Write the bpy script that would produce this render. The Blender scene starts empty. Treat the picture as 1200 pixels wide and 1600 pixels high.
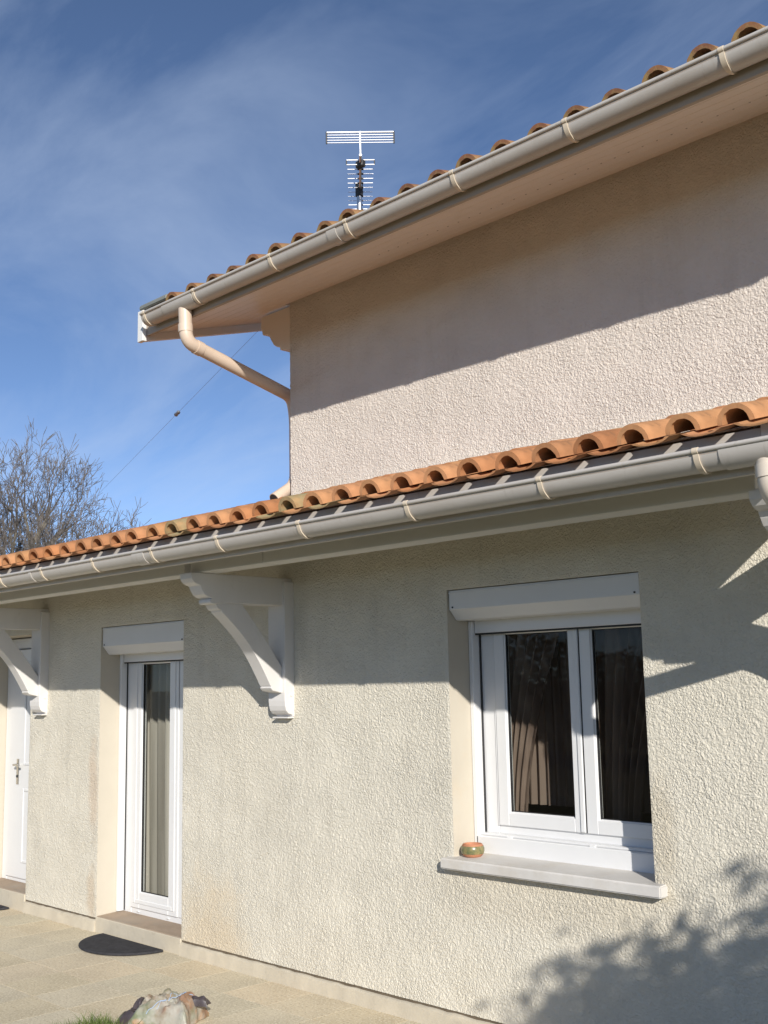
import bpy, bmesh, math, random
import numpy as np
from mathutils import Matrix, Vector
random.seed(7); np.random.seed(7)
S = bpy.context.scene
COL = S.collection
R = math.radians

# ------------------------------------------------------------------ camera
YAW, PITCH, ROLL = R(45.6626), R(8.728), R(-1.1414)
CAM = Vector((0.0, -4.5382, 1.7917))
fw = Vector((-math.sin(YAW)*math.cos(PITCH), math.cos(YAW)*math.cos(PITCH), math.sin(PITCH)))
rt = Vector((math.cos(YAW), math.sin(YAW), 0)); up = rt.cross(fw)
r2 = rt*math.cos(ROLL) + up*math.sin(ROLL); u2 = up*math.cos(ROLL) - rt*math.sin(ROLL)
cd = bpy.data.cameras.new('camera'); cam = bpy.data.objects.new('camera', cd); COL.objects.link(cam)
cd.sensor_fit = 'HORIZONTAL'; cd.sensor_width = 36; cd.lens = 1750/1200*36; cd.clip_end = 2000; cd.clip_start = 0.05
cam.matrix_world = Matrix(((r2.x, u2.x, -fw.x, CAM.x), (r2.y, u2.y, -fw.y, CAM.y), (r2.z, u2.z, -fw.z, CAM.z), (0, 0, 0, 1)))
S.camera = cam

# ------------------------------------------------------------------ sky, sun, exposure
SUN = Vector((1.4, -1.0, 0.70)).normalized()          # towards the sun
world = bpy.data.worlds.new('World'); S.world = world; world.use_nodes = True
nt = world.node_tree; N = nt.nodes; L = nt.links
for n in list(N): N.remove(n)
out = N.new('ShaderNodeOutputWorld'); bg = N.new('ShaderNodeBackground'); sky = N.new('ShaderNodeTexSky')
sky.sky_type = 'NISHITA'; sky.sun_disc = False
sky.sun_elevation = math.asin(SUN.z); sky.sun_rotation = math.atan2(SUN.x, SUN.y)
sky.altitude = 6000; sky.air_density = 1.0; sky.dust_density = 0.0; sky.ozone_density = 2.0
bg.inputs['Strength'].default_value = 0.118
tc = N.new('ShaderNodeTexCoord'); sep = N.new('ShaderNodeSeparateXYZ'); L.new(tc.outputs['Generated'], sep.inputs[0])
def wm(op, a, b):
    m = N.new('ShaderNodeMath'); m.operation = op
    for i, v in enumerate((a, b)):
        if isinstance(v, (int, float)): m.inputs[i].default_value = v
        else: L.new(v, m.inputs[i])
    return m.outputs[0]
den = wm('ADD', wm('ABSOLUTE', sep.outputs[2], 0), 0.22)
cmb = N.new('ShaderNodeCombineXYZ')
L.new(wm('DIVIDE', sep.outputs[0], den), cmb.inputs[0]); L.new(wm('DIVIDE', sep.outputs[1], den), cmb.inputs[1])
mp = N.new('ShaderNodeMapping'); L.new(cmb.outputs[0], mp.inputs[0])
mp.inputs['Location'].default_value = (5, 2, 0); mp.inputs['Rotation'].default_value = (0, 0, R(60)); mp.inputs['Scale'].default_value = (1.0, 2.3, 1)
nz = N.new('ShaderNodeTexNoise'); L.new(mp.outputs[0], nz.inputs['Vector'])
nz.inputs['Scale'].default_value = 1.2; nz.inputs['Detail'].default_value = 7; nz.inputs['Roughness'].default_value = 0.58; nz.inputs['Distortion'].default_value = 0.5
rmp = N.new('ShaderNodeValToRGB'); L.new(nz.outputs[0], rmp.inputs[0])
rmp.color_ramp.elements[0].position = 0.41; rmp.color_ramp.elements[0].color = (0, 0, 0, 1)
rmp.color_ramp.elements[1].position = 0.78; rmp.color_ramp.elements[1].color = (1, 1, 1, 1)
mixw = N.new('ShaderNodeMix'); mixw.data_type = 'RGBA'
L.new(wm('MULTIPLY', rmp.outputs[0], 0.44), mixw.inputs['Factor'])
L.new(sky.outputs[0], mixw.inputs['A']); mixw.inputs['B'].default_value = (4.0, 4.8, 6.2, 1)
L.new(mixw.outputs['Result'], bg.inputs['Color']); L.new(bg.outputs[0], out.inputs[0])
sd = bpy.data.lights.new('sun', 'SUN'); sd.energy = 4.2; sd.angle = R(0.53); sd.color = (1.0, 0.945, 0.86)
so = bpy.data.objects.new('sun', sd); COL.objects.link(so)
so.rotation_euler = (-SUN).to_track_quat('-Z', 'Y').to_euler(); so.location = (8, -8, 8)
S.view_settings.view_transform = 'Standard'; S.view_settings.look = 'None'
S.view_settings.exposure = 0.3; S.view_settings.gamma = 1.0; S.view_settings.use_curve_mapping = False

# ------------------------------------------------------------------ materials
def mat(name, col, rough=0.7, var=0.0, vscale=6.0, col2=None, bump=0.0, bscale=60.0, spec=0.4, rnd=None, metal=0.0, stretch=None, bdist=0.004, detail=5):
    m = bpy.data.materials.new(name); m.use_nodes = True
    t = m.node_tree; n = t.nodes; l = t.links; b = n['Principled BSDF']
    b.inputs['Roughness'].default_value = rough; b.inputs['Specular IOR Level'].default_value = spec; b.inputs['Metallic'].default_value = metal
    tcn = n.new('ShaderNodeTexCoord'); vec = tcn.outputs['Object']
    if stretch:
        mpn = n.new('ShaderNodeMapping'); mpn.inputs['Scale'].default_value = stretch; l.new(vec, mpn.inputs[0]); vec = mpn.outputs[0]
    cur = None
    if col2 is None: col2 = tuple(c*(1-var) for c in col)
    nn = n.new('ShaderNodeTexNoise'); nn.inputs['Scale'].default_value = vscale; nn.inputs['Detail'].default_value = detail; nn.inputs['Roughness'].default_value = 0.6
    l.new(vec, nn.inputs['Vector'])
    rp = n.new('ShaderNodeValToRGB'); rp.color_ramp.elements[0].position = 0.35; rp.color_ramp.elements[1].position = 0.68
    rp.color_ramp.elements[0].color = (*col, 1); rp.color_ramp.elements[1].color = (*col2, 1)
    l.new(nn.outputs[0], rp.inputs[0]); cur = rp.outputs[0]
    if rnd:
        oi = n.new('ShaderNodeObjectInfo'); hs = n.new('ShaderNodeValToRGB')
        hs.color_ramp.interpolation = 'LINEAR'
        els = hs.color_ramp.elements
        els[0].color = (*rnd[0], 1); els[-1].color = (*rnd[-1], 1)
        for i, c in enumerate(rnd[1:-1]):
            e = els.new((i+1)/(len(rnd)-1)); e.color = (*c, 1)
        l.new(oi.outputs['Random'], hs.inputs[0])
        mx = n.new('ShaderNodeMix'); mx.data_type = 'RGBA'; mx.blend_type = 'MULTIPLY'; mx.inputs['Factor'].default_value = 1
        l.new(cur, mx.inputs['A']); l.new(hs.outputs[0], mx.inputs['B']); cur = mx.outputs['Result']
    l.new(cur, b.inputs['Base Color'])
    if bump:
        bn = n.new('ShaderNodeTexNoise'); bn.inputs['Scale'].default_value = bscale; bn.inputs['Detail'].default_value = 4
        l.new(vec, bn.inputs['Vector'])
        bp = n.new('ShaderNodeBump'); bp.inputs['Strength'].default_value = bump; bp.inputs['Distance'].default_value = bdist
        l.new(bn.outputs[0], bp.inputs['Height']); l.new(bp.outputs[0], b.inputs['Normal'])
    return m

def mix_layer(m, col, scale, lo, hi, fac=1.0, detail=6, seedoff=0, stretch=None):
    """blend another colour into a material's base colour through a noise mask (stains, lichen)"""
    t = m.node_tree; n = t.nodes; l = t.links; b = n['Principled BSDF']
    src = b.inputs['Base Color'].links[0].from_socket
    tcn = n.new('ShaderNodeTexCoord'); mpn = n.new('ShaderNodeMapping'); mpn.inputs['Location'].default_value = (seedoff, seedoff*1.7, seedoff*0.3)
    if stretch: mpn.inputs['Scale'].default_value = stretch
    l.new(tcn.outputs['Object'], mpn.inputs[0])
    nn = n.new('ShaderNodeTexNoise'); nn.inputs['Scale'].default_value = scale; nn.inputs['Detail'].default_value = detail; nn.inputs['Roughness'].default_value = 0.65
    l.new(mpn.outputs[0], nn.inputs['Vector'])
    mr = n.new('ShaderNodeMapRange'); mr.inputs[1].default_value = lo; mr.inputs[2].default_value = hi; mr.inputs[3].default_value = 0; mr.inputs[4].default_value = fac
    l.new(nn.outputs[0], mr.inputs[0])
    mx = n.new('ShaderNodeMix'); mx.data_type = 'RGBA'; l.new(mr.outputs[0], mx.inputs['Factor']); l.new(src, mx.inputs['A']); mx.inputs['B'].default_value = (*col, 1)
    l.new(mx.outputs['Result'], b.inputs['Base Color'])
    return m

def spot_stain(m, centre, radii, col, fac, nscale=5.0):
    """a stain with a shape of its own at one place on the wall"""
    t = m.node_tree; n = t.nodes; l = t.links; b = n['Principled BSDF']
    src = b.inputs['Base Color'].links[0].from_socket
    tcn = n.new('ShaderNodeTexCoord'); mpn = n.new('ShaderNodeMapping')
    mpn.inputs['Scale'].default_value = tuple(1/r for r in radii); mpn.inputs['Location'].default_value = tuple(-c/r for c, r in zip(centre, radii))
    l.new(tcn.outputs['Object'], mpn.inputs[0])
    ln = n.new('ShaderNodeVectorMath'); ln.operation = 'LENGTH'; l.new(mpn.outputs[0], ln.inputs[0])
    nn = n.new('ShaderNodeTexNoise'); nn.inputs['Scale'].default_value = nscale; nn.inputs['Detail'].default_value = 6; l.new(tcn.outputs['Object'], nn.inputs['Vector'])
    ad = n.new('ShaderNodeMath'); ad.operation = 'MULTIPLY_ADD'; l.new(nn.outputs[0], ad.inputs[0]); ad.inputs[1].default_value = 1.1; l.new(ln.outputs['Value'], ad.inputs[2])
    mr = n.new('ShaderNodeMapRange'); mr.inputs[1].default_value = 1.55; mr.inputs[2].default_value = 0.95; mr.inputs[3].default_value = 0; mr.inputs[4].default_value = fac
    l.new(ad.outputs[0], mr.inputs[0])
    mx = n.new('ShaderNodeMix'); mx.data_type = 'RGBA'; l.new(mr.outputs[0], mx.inputs['Factor']); l.new(src, mx.inputs['A']); mx.inputs['B'].default_value = (*col, 1)
    l.new(mx.outputs['Result'], b.inputs['Base Color'])

def roughcast_bump(m, strength=1.0, dist=0.0046):
    t = m.node_tree; n = t.nodes; l = t.links; b = n['Principled BSDF']
    tcn = n.new('ShaderNodeTexCoord')
    a = n.new('ShaderNodeTexNoise'); a.inputs['Scale'].default_value = 98; a.inputs['Detail'].default_value = 2.0; a.inputs['Roughness'].default_value = 0.62; a.inputs['Distortion'].default_value = 0.35
    l.new(tcn.outputs['Object'], a.inputs['Vector'])
    v = n.new('ShaderNodeTexNoise'); v.inputs['Scale'].default_value = 150; v.inputs['Detail'].default_value = 1
    l.new(tcn.outputs['Object'], v.inputs['Vector'])
    big = n.new('ShaderNodeTexNoise'); big.inputs['Scale'].default_value = 5.0; big.inputs['Detail'].default_value = 3; l.new(tcn.outputs['Object'], big.inputs['Vector'])
    mr = n.new('ShaderNodeMapRange'); mr.inputs[1].default_value = 0.32; mr.inputs[2].default_value = 0.68; l.new(a.outputs[0], mr.inputs[0])
    s_ = n.new('ShaderNodeMath'); s_.operation = 'MULTIPLY_ADD'; l.new(v.outputs[0], s_.inputs[0]); s_.inputs[1].default_value = 0.45; l.new(mr.outputs[0], s_.inputs[2])
    w = n.new('ShaderNodeMapRange'); w.inputs[1].default_value = 0.3; w.inputs[2].default_value = 0.7; w.inputs[3].default_value = 0.6; w.inputs[4].default_value = 1.15; l.new(big.outputs[0], w.inputs[0])
    h = n.new('ShaderNodeMath'); h.operation = 'MULTIPLY'; l.new(s_.outputs[0], h.inputs[0]); l.new(w.outputs[0], h.inputs[1])
    bp = n.new('ShaderNodeBump'); bp.inputs['Strength'].default_value = strength; bp.inputs['Distance'].default_value = dist
    l.new(h.outputs[0], bp.inputs['Height']); l.new(bp.outputs[0], b.inputs['Normal'])
M = {}
M['wall_low'] = mat('cream_roughcast', (0.755, 0.71, 0.605), 0.95, 0.08, 1.3, bump=0.5, bscale=160, spec=0.1, bdist=0.003)
mix_layer(M['wall_low'], (0.69, 0.63, 0.51), 0.9, 0.52, 0.75, 0.5)
spot_stain(M['wall_low'], (-6.35, 0, 0.05), (0.50, 1, 0.62), (0.60, 0.47, 0.30), 0.5)
spot_stain(M['wall_low'], (-7.90, 0, 1.05), (0.09, 1, 0.45), (0.60, 0.45, 0.32), 0.5, 9)
spot_stain(M['wall_low'], (-7.90, 0, 0.25), (0.09, 1, 0.28), (0.60, 0.45, 0.30), 0.45, 9)
spot_stain(M['wall_low'], (-3.6, 0, 0.72), (0.95, 1, 0.20), (0.58, 0.50, 0.37), 0.3)
spot_stain(M['wall_low'], (-2.88, 0, 1.1), (0.09, 1, 0.35), (0.56, 0.47, 0.33), 0.35, 9)
M['wall_up'] = mat('pinkish_roughcast', (0.735, 0.665, 0.595), 0.95, 0.07, 1.1, bump=0.5, bscale=160, spec=0.1, bdist=0.003)
mix_layer(M['wall_up'], (0.67, 0.60, 0.51), 0.8, 0.55, 0.78, 0.4, seedoff=4)
mix_layer(M['wall_low'], (0.55, 0.51, 0.43), 1.6, 0.52, 0.74, 0.35, seedoff=11, stretch=(5, 1, 0.45))
mix_layer(M['wall_up'], (0.56, 0.50, 0.43), 1.6, 0.52, 0.74, 0.30, seedoff=13, stretch=(5, 1, 0.45))
roughcast_bump(M['wall_low']); roughcast_bump(M['wall_up'])
M['reveal'] = mat('smooth_cream_render', (0.59, 0.54, 0.45), 0.85, 0.06, 2.5, bump=0.12, bscale=70, spec=0.15)
mix_layer(M['reveal'], (0.60, 0.49, 0.35), 3.0, 0.60, 0.8, 0.4)
M['plinth'] = mat('plinth_cement', (0.60, 0.54, 0.43), 0.9, 0.15, 4, bump=0.4, bscale=45, spec=0.1)
mix_layer(M['plinth'], (0.30, 0.25, 0.18), 7.0, 0.6, 0.8, 0.6)
M['gap'] = mat('dark_joint', (0.16, 0.125, 0.085), 0.95, 0.3, 20)
M['pvc'] = mat('white_pvc', (0.74, 0.745, 0.75), 0.32, 0.03, 4, spec=0.5)
M['pvc_dark'] = mat('dark_gasket', (0.03, 0.03, 0.032), 0.6)
M['box'] = mat('white_aluminium_box', (0.74, 0.74, 0.74), 0.4, 0.04, 3, spec=0.5)
M['sill'] = mat('painted_cement_sill', (0.66, 0.64, 0.61), 0.75, 0.10, 5, bump=0.15, bscale=60, spec=0.25)
mix_layer(M['sill'], (0.47, 0.40, 0.30), 4.0, 0.5, 0.8, 0.5, seedoff=2)
M['wood_white'] = mat('white_painted_wood', (0.72, 0.70, 0.68), 0.5, 0.06, 5, bump=0.25, bscale=30, spec=0.4, stretch=(1, 1, 0.15), bdist=0.002)
mix_layer(M['wood_white'], (0.50, 0.48, 0.44), 6, 0.6, 0.85, 0.5, seedoff=1)
M['beam'] = mat('white_painted_beam', (0.66, 0.65, 0.62), 0.55, 0.08, 4, bump=0.2, bscale=30, spec=0.4, stretch=(0.15, 1, 1), bdist=0.002)
M['gutter'] = mat('sand_grey_pvc', (0.54, 0.505, 0.465), 0.38, 0.10, 3, spec=0.5, stretch=(0.3, 1, 1))
mix_layer(M['gutter'], (0.36, 0.30, 0.24), 5, 0.50, 0.80, 0.5, stretch=(0.4, 1, 1))
mix_layer(M['gutter'], (0.30, 0.25, 0.19), 30, 0.60, 0.75, 0.35, seedoff=2, stretch=(1.5, 0.3, 0.3))
M['hook'] = mat('cream_pvc', (0.68, 0.58, 0.45), 0.4, 0.05, 5, spec=0.5)
M['pipe'] = mat('beige_pvc', (0.66, 0.53, 0.42), 0.42, 0.06, 4, spec=0.45)
M['pipe_low'] = mat('pale_beige_pvc', (0.68, 0.60, 0.50), 0.42, 0.06, 4, spec=0.45)
M['soffit'] = mat('beige_soffit_pvc', (0.80, 0.71, 0.63), 0.5, 0.05, 2, spec=0.35)
M['fascia'] = mat('grey_beige_fascia', (0.44, 0.37, 0.31), 0.6, 0.08, 3, spec=0.3)
M['white_trim'] = mat('white_trim', (0.80, 0.79, 0.76), 0.45, 0.03, 4)
M['lead'] = mat('grey_verge_flashing', (0.22, 0.23, 0.21), 0.6, 0.2, 8)
M['tile_low'] = mat('orange_clay', (0.58, 0.285, 0.14), 0.85, 0.25, 9, bump=0.3, bscale=60, spec=0.2, rnd=[(1, 1, 1), (0.80, 0.80, 0.80), (1.0, 0.90, 0.80), (0.72, 0.66, 0.62), (1.08, 1.10, 1.12), (0.9, 0.95, 0.9)])
mix_layer(M['tile_low'], (0.16, 0.10, 0.06), 14, 0.60, 0.75, 0.7, seedoff=5)
M['tile_old'] = mat('mossy_orange_clay', (0.46, 0.30, 0.15), 0.9, 0.3, 12, bump=0.4, bscale=60, spec=0.15)
mix_layer(M['tile_old'], (0.30, 0.28, 0.16), 10, 0.42, 0.6, 0.8, seedoff=8)
M['tile_up'] = mat('weathered_clay', (0.34, 0.155, 0.09), 0.88, 0.35, 10, bump=0.35, bscale=60, spec=0.2, rnd=[(1, 1, 1), (0.72, 0.72, 0.75), (1.1, 1.2, 1.05), (0.85, 0.75, 0.75), (1.15, 1.3, 1.1)])
mix_layer(M['tile_up'], (0.33, 0.25, 0.10), 7, 0.44, 0.60, 0.8, seedoff=3)
mix_layer(M['tile_up'], (0.08, 0.055, 0.04), 12, 0.58, 0.75, 0.7, seedoff=9)
M['deck'] = mat('roof_boarding', (0.20, 0.15, 0.10), 0.8, 0.3, 5, stretch=(0.2, 3, 1))
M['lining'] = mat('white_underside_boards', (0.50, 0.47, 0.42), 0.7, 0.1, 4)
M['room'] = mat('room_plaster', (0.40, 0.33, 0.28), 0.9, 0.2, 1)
M['threshold'] = mat('brown_stone_threshold', (0.40, 0.31, 0.23), 0.75, 0.25, 6, bump=0.2, bscale=50, spec=0.25)
mix_layer(M['threshold'], (0.46, 0.42, 0.35), 3, 0.5, 0.75, 0.6)
M['metal'] = mat('galvanised_metal', (0.55, 0.56, 0.58), 0.35, 0.1, 20, metal=0.9)
M['alu'] = mat('aluminium_rod', (0.75, 0.76, 0.78), 0.3, 0.05, 20, metal=0.85)
M['black'] = mat('black_plastic', (0.03, 0.03, 0.032), 0.5)
M['handle'] = mat('chrome_handle', (0.6, 0.58, 0.55), 0.25, metal=1.0)
M['rubber'] = mat('black_rubber_mat', (0.055, 0.055, 0.062), 0.9, 0.4, 25, bump=0.8, bscale=220, spec=0.2)
M['paving'] = mat('sandstone_concrete_slab', (0.66, 0.585, 0.44), 0.95, 0.18, 2.2, bump=0.5, bscale=120, spec=0.1, rnd=[(1, 1, 1), (0.90, 0.92, 0.92), (1.05, 1.0, 0.96), (0.94, 0.92, 0.86)], bdist=0.003)
mix_layer(M['paving'], (0.78, 0.72, 0.58), 75, 0.50, 0.62, 0.7, detail=3)
mix_layer(M['paving'], (0.30, 0.235, 0.15), 60, 0.56, 0.68, 0.65, detail=3, seedoff=3)
M['sand'] = mat('jointing_sand', (0.10, 0.08, 0.05), 0.95, 0.3, 30)
M['lawn'] = mat('bounce_pale_lawn', (0.27, 0.235, 0.13), 0.95, 0.3, 8)  # lawn colour paled to bounce warm light into the shaded walls and soffit
M['grass'] = mat('grass_blade', (0.09, 0.15, 0.03), 0.7, 0.4, 14, col2=(0.15, 0.17, 0.05))
M['bark'] = mat('grey_green_bark', (0.24, 0.21, 0.16), 0.9, 0.35, 8, bump=0.5, bscale=30)
M['twig'] = mat('brown_grey_twigs', (0.15, 0.13, 0.115), 0.9, 0.3, 3)
M['leaf'] = mat('dark_green_leaf', (0.05, 0.085, 0.025), 0.55, 0.4, 5, col2=(0.09, 0.12, 0.035))
M['pot_clay'] = mat('terracotta', (0.50, 0.22, 0.12), 0.7, 0.2, 30)
M['pot_glaze'] = mat('green_glaze', (0.11, 0.13, 0.06), 0.3, 0.3, 40, col2=(0.30, 0.24, 0.10), spec=0.6)
M['wire'] = mat('cable_sheath', (0.22, 0.24, 0.27), 0.6)
M['string'] = mat('blue_white_cord', (0.35, 0.45, 0.62), 0.7)
# crumpled bag: printed plastic in green, brown, orange and grey
m = mat('printed_plastic', (0.19, 0.21, 0.12), 0.42, 0.3, 5, bump=0.6, bscale=18, spec=0.45, bdist=0.012)
mix_layer(m, (0.27, 0.155, 0.10), 4.0, 0.40, 0.53, 0.9, seedoff=1.3, detail=3)
mix_layer(m, (0.50, 0.26, 0.12), 7, 0.58, 0.66, 0.8, seedoff=2.2, detail=2)
mix_layer(m, (0.40, 0.39, 0.34), 4.5, 0.46, 0.60, 0.85, seedoff=6.4, detail=4)
M['bag'] = m
M['bag_dark'] = mat('dark_bag_end', (0.08, 0.065, 0.07), 0.4, 0.3, 15, spec=0.5)

def glass_mat(name, tint, refl=1.0):
    m = bpy.data.materials.new(name); m.use_nodes = True; t = m.node_tree; n = t.nodes; l = t.links
    for x in list(n): n.remove(x)
    o = n.new('ShaderNodeOutputMaterial'); tr = n.new('ShaderNodeBsdfTransparent'); gl = n.new('ShaderNodeBsdfGlossy')
    tr.inputs[0].default_value = (*tint, 1); gl.inputs['Roughness'].default_value = 0.015; gl.inputs[0].default_value = (refl, refl, refl, 1)
    ge = n.new('ShaderNodeNewGeometry'); dt = n.new('ShaderNodeVectorMath'); dt.operation = 'DOT_PRODUCT'
    l.new(ge.outputs['Incoming'], dt.inputs[0]); l.new(ge.outputs['Normal'], dt.inputs[1])
    def mth(op, a, b):
        q = n.new('ShaderNodeMath'); q.operation = op
        for i, v in enumerate((a, b)):
            if isinstance(v, (int, float)): q.inputs[i].default_value = v
            else: l.new(v, q.inputs[i])
        return q.outputs[0]
    fr = mth('ADD', mth('MULTIPLY', mth('POWER', mth('SUBTRACT', 1.0, mth('ABSOLUTE', dt.outputs['Value'], 0)), 5.0), 0.6), 0.018)   # Schlick, split over the pane's two faces
    mx = n.new('ShaderNodeMixShader'); l.new(fr, mx.inputs[0]); l.new(tr.outputs[0], mx.inputs[1]); l.new(gl.outputs[0], mx.inputs[2]); l.new(mx.outputs[0], o.inputs[0])
    return m
M['glass'] = glass_mat('window_glass', (0.86, 0.87, 0.86), 0.75)
def cloth_mat(name, col, col2, alpha, sc):
    m = bpy.data.materials.new(name); m.use_nodes = True; t = m.node_tree; n = t.nodes; l = t.links
    for x in list(n): n.remove(x)
    o = n.new('ShaderNodeOutputMaterial'); tr = n.new('ShaderNodeBsdfTransparent'); df = n.new('ShaderNodeBsdfDiffuse'); tl = n.new('ShaderNodeBsdfTranslucent')
    tcn = n.new('ShaderNodeTexCoord'); mpn = n.new('ShaderNodeMapping'); mpn.inputs['Scale'].default_value = (sc, 1, 0.25); l.new(tcn.outputs['Object'], mpn.inputs[0])
    nn = n.new('ShaderNodeTexNoise'); nn.inputs['Scale'].default_value = 1; l.new(mpn.outputs[0], nn.inputs['Vector'])
    rp = n.new('ShaderNodeValToRGB'); rp.color_ramp.elements[0].position = 0.4; rp.color_ramp.elements[1].position = 0.6
    rp.color_ramp.elements[0].color = (*col, 1); rp.color_ramp.elements[1].color = (*col2, 1); l.new(nn.outputs[0], rp.inputs[0])
    l.new(rp.outputs[0], df.inputs[0]); l.new(rp.outputs[0], tl.inputs[0])
    a = n.new('ShaderNodeMixShader'); a.inputs[0].default_value = 0.3; l.new(df.outputs[0], a.inputs[1]); l.new(tl.outputs[0], a.inputs[2])
    b = n.new('ShaderNodeMixShader'); b.inputs[0].default_value = alpha; l.new(a.outputs[0], b.inputs[1]); l.new(tr.outputs[0], b.inputs[2]); l.new(b.outputs[0], o.inputs[0])
    return m
M['curtain'] = cloth_mat('brown_sheer_curtain', (0.46, 0.35, 0.29), (0.22, 0.155, 0.13), 0.22, 16)
M['curtain2'] = cloth_mat('striped_cream_curtain', (0.78, 0.73, 0.66), (0.36, 0.33, 0.29), 0.03, 12)

# ------------------------------------------------------------------ mesh helpers
def link(name, me, material, parent=None):
    o = bpy.data.objects.new(name, me); COL.objects.link(o)
    if material is not None and not me.materials: me.materials.append(material)
    if parent is not None:
        o.parent = parent
        if parent.type == 'EMPTY': o.matrix_parent_inverse = Matrix.Translation(-parent.location)
    return o
def empty(name, loc, label, cat, group=None):
    o = bpy.data.objects.new(name, None); COL.objects.link(o); o.location = loc; o.empty_display_size = 0.2
    o['label'] = label; o['category'] = cat
    if group: o['group'] = group
    return o
def tag(o, label, cat, group=None):
    o['label'] = label; o['category'] = cat
    if group: o['group'] = group
    return o
class MB:
    def __init__(s): s.v = []; s.f = []
    def box(s, x0, x1, y0, y1, z0, z1):
        b = len(s.v)
        s.v += [(x0, y0, z0), (x1, y0, z0), (x1, y1, z0), (x0, y1, z0), (x0, y0, z1), (x1, y0, z1), (x1, y1, z1), (x0, y1, z1)]
        s.f += [tuple(b+i for i in q) for q in ((3, 2, 1, 0), (4, 5, 6, 7), (0, 1, 5, 4), (1, 2, 6, 5), (2, 3, 7, 6), (3, 0, 4, 7))]
        return s
    def prism(s, pts, axis, a, b):
        """2-D outline extruded along axis; pts are the other two coordinates in xyz order"""
        k = len(pts); o = len(s.v)
        for t in (a, b):
            for p in pts:
                q = list(p); q.insert(axis, t); s.v.append(tuple(q))
        s.f.append(tuple(o+i for i in range(k))[::-1]); s.f.append(tuple(o+k+i for i in range(k)))
        for i in range(k):
            j = (i+1) % k; s.f.append((o+i, o+j, o+k+j, o+k+i))
        return s
    def tube(s, path, r, n=8, cap=True):
        P = [Vector(p) for p in path]; rr = r if isinstance(r, (list, tuple)) else [r]*len(P)
        o = len(s.v); prev = None
        for i, p in enumerate(P):
            if i == 0: d = P[1]-P[0]
            elif i == len(P)-1: d = P[-1]-P[-2]
            else: d = (P[i]-P[i-1]).normalized()+(P[i+1]-P[i]).normalized()
            d.normalize()
            if prev is None:
                a = d.orthogonal().normalized()
            else:
                a = (prev - d*prev.dot(d)).normalized()
            prev = a; b = d.cross(a)
            for k in range(n):
                t = 2*math.pi*k/n; s.v.append(tuple(p + (a*math.cos(t)+b*math.sin(t))*rr[i]))
        for i in range(len(P)-1):
            for k in range(n):
                j = (k+1) % n; s.f.append((o+i*n+k, o+i*n+j, o+(i+1)*n+j, o+(i+1)*n+k))
        if cap:
            s.f.append(tuple(o+k for k in range(n))[::-1]); s.f.append(tuple(o+(len(P)-1)*n+k for k in range(n)))
        return s
    def lathe(s, prof, c, n=24):
        o = len(s.v); m_ = len(prof)
        for r_, z_ in prof:
            for k in range(n):
                t = 2*math.pi*k/n; s.v.append((c[0]+r_*math.cos(t), c[1]+r_*math.sin(t), c[2]+z_))
        for i in range(m_-1):
            for k in range(n):
                j = (k+1) % n; s.f.append((o+i*n+k, o+i*n+j, o+(i+1)*n+j, o+(i+1)*n+k))
        s.f.append(tuple(o+k for k in range(n))[::-1]); s.f.append(tuple(o+(m_-1)*n+k for k in range(n)))
        return s
    def mesh(s, name, bevel=0.0, smooth=False, segs=1):
        me = bpy.data.meshes.new(name); me.from_pydata(s.v, [], s.f); me.update()
        bm = bmesh.new(); bm.from_mesh(me)
        bmesh.ops.recalc_face_normals(bm, faces=bm.faces)
        if bevel: bmesh.ops.bevel(bm, geom=[e for e in bm.edges if e.calc_face_angle(0) > 0.6], offset=bevel, segments=segs, affect='EDGES', clamp_overlap=True)
        bm.to_mesh(me); bm.free()
        if smooth:
            for p in me.polygons: p.use_smooth = True
            me.set_sharp_from_angle(angle=R(38))
        return me
    def build(s, name, material, parent=None, bevel=0.0, smooth=False, segs=1):
        return link(name, s.mesh(name, bevel, smooth, segs), material, parent)
def box(name, material, parent, x0, x1, y0, y1, z0, z1, bevel=0.0):
    return MB().box(min(x0, x1), max(x0, x1), min(y0, y1), max(y0, y1), min(z0, z1), max(z0, z1)).build(name, material, parent, bevel)

_tab = np.random.rand(512, 512)
def vnoise(x, z, scale, off=0):
    a = x/scale + off*17.3; b = z/scale + off*9.1
    i = np.floor(a).astype(int); j = np.floor(b).astype(int); u = a-i; v = b-j
    u = u*u*(3-2*u); v = v*v*(3-2*v)
    g = lambda p, q: _tab[p % 512, q % 512]
    return (g(i, j)*(1-u)+g(i+1, j)*u)*(1-v) + (g(i, j+1)*(1-u)+g(i+1, j+1)*u)*v
def roughcast(x, z, seed):
    wx = x + 0.004*(vnoise(x, z, 0.011, seed+5)-.5); wz = z + 0.004*(vnoise(x, z, 0.011, seed+6)-.5)
    big = vnoise(x, z, 0.30, seed+3)
    h = 0.44*vnoise(wx, wz, 0.0078, seed) + 0.24*vnoise(wx, wz, 0.0150, seed+1) + 0.24*vnoise(x*1.13+z*0.4, z*1.07-x*0.4, 0.0068, seed+2) + 0.08*np.random.rand(*x.shape)
    h = np.clip((h-0.22-0.10*big)*2.0, 0, 1.15)
    return h
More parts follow.
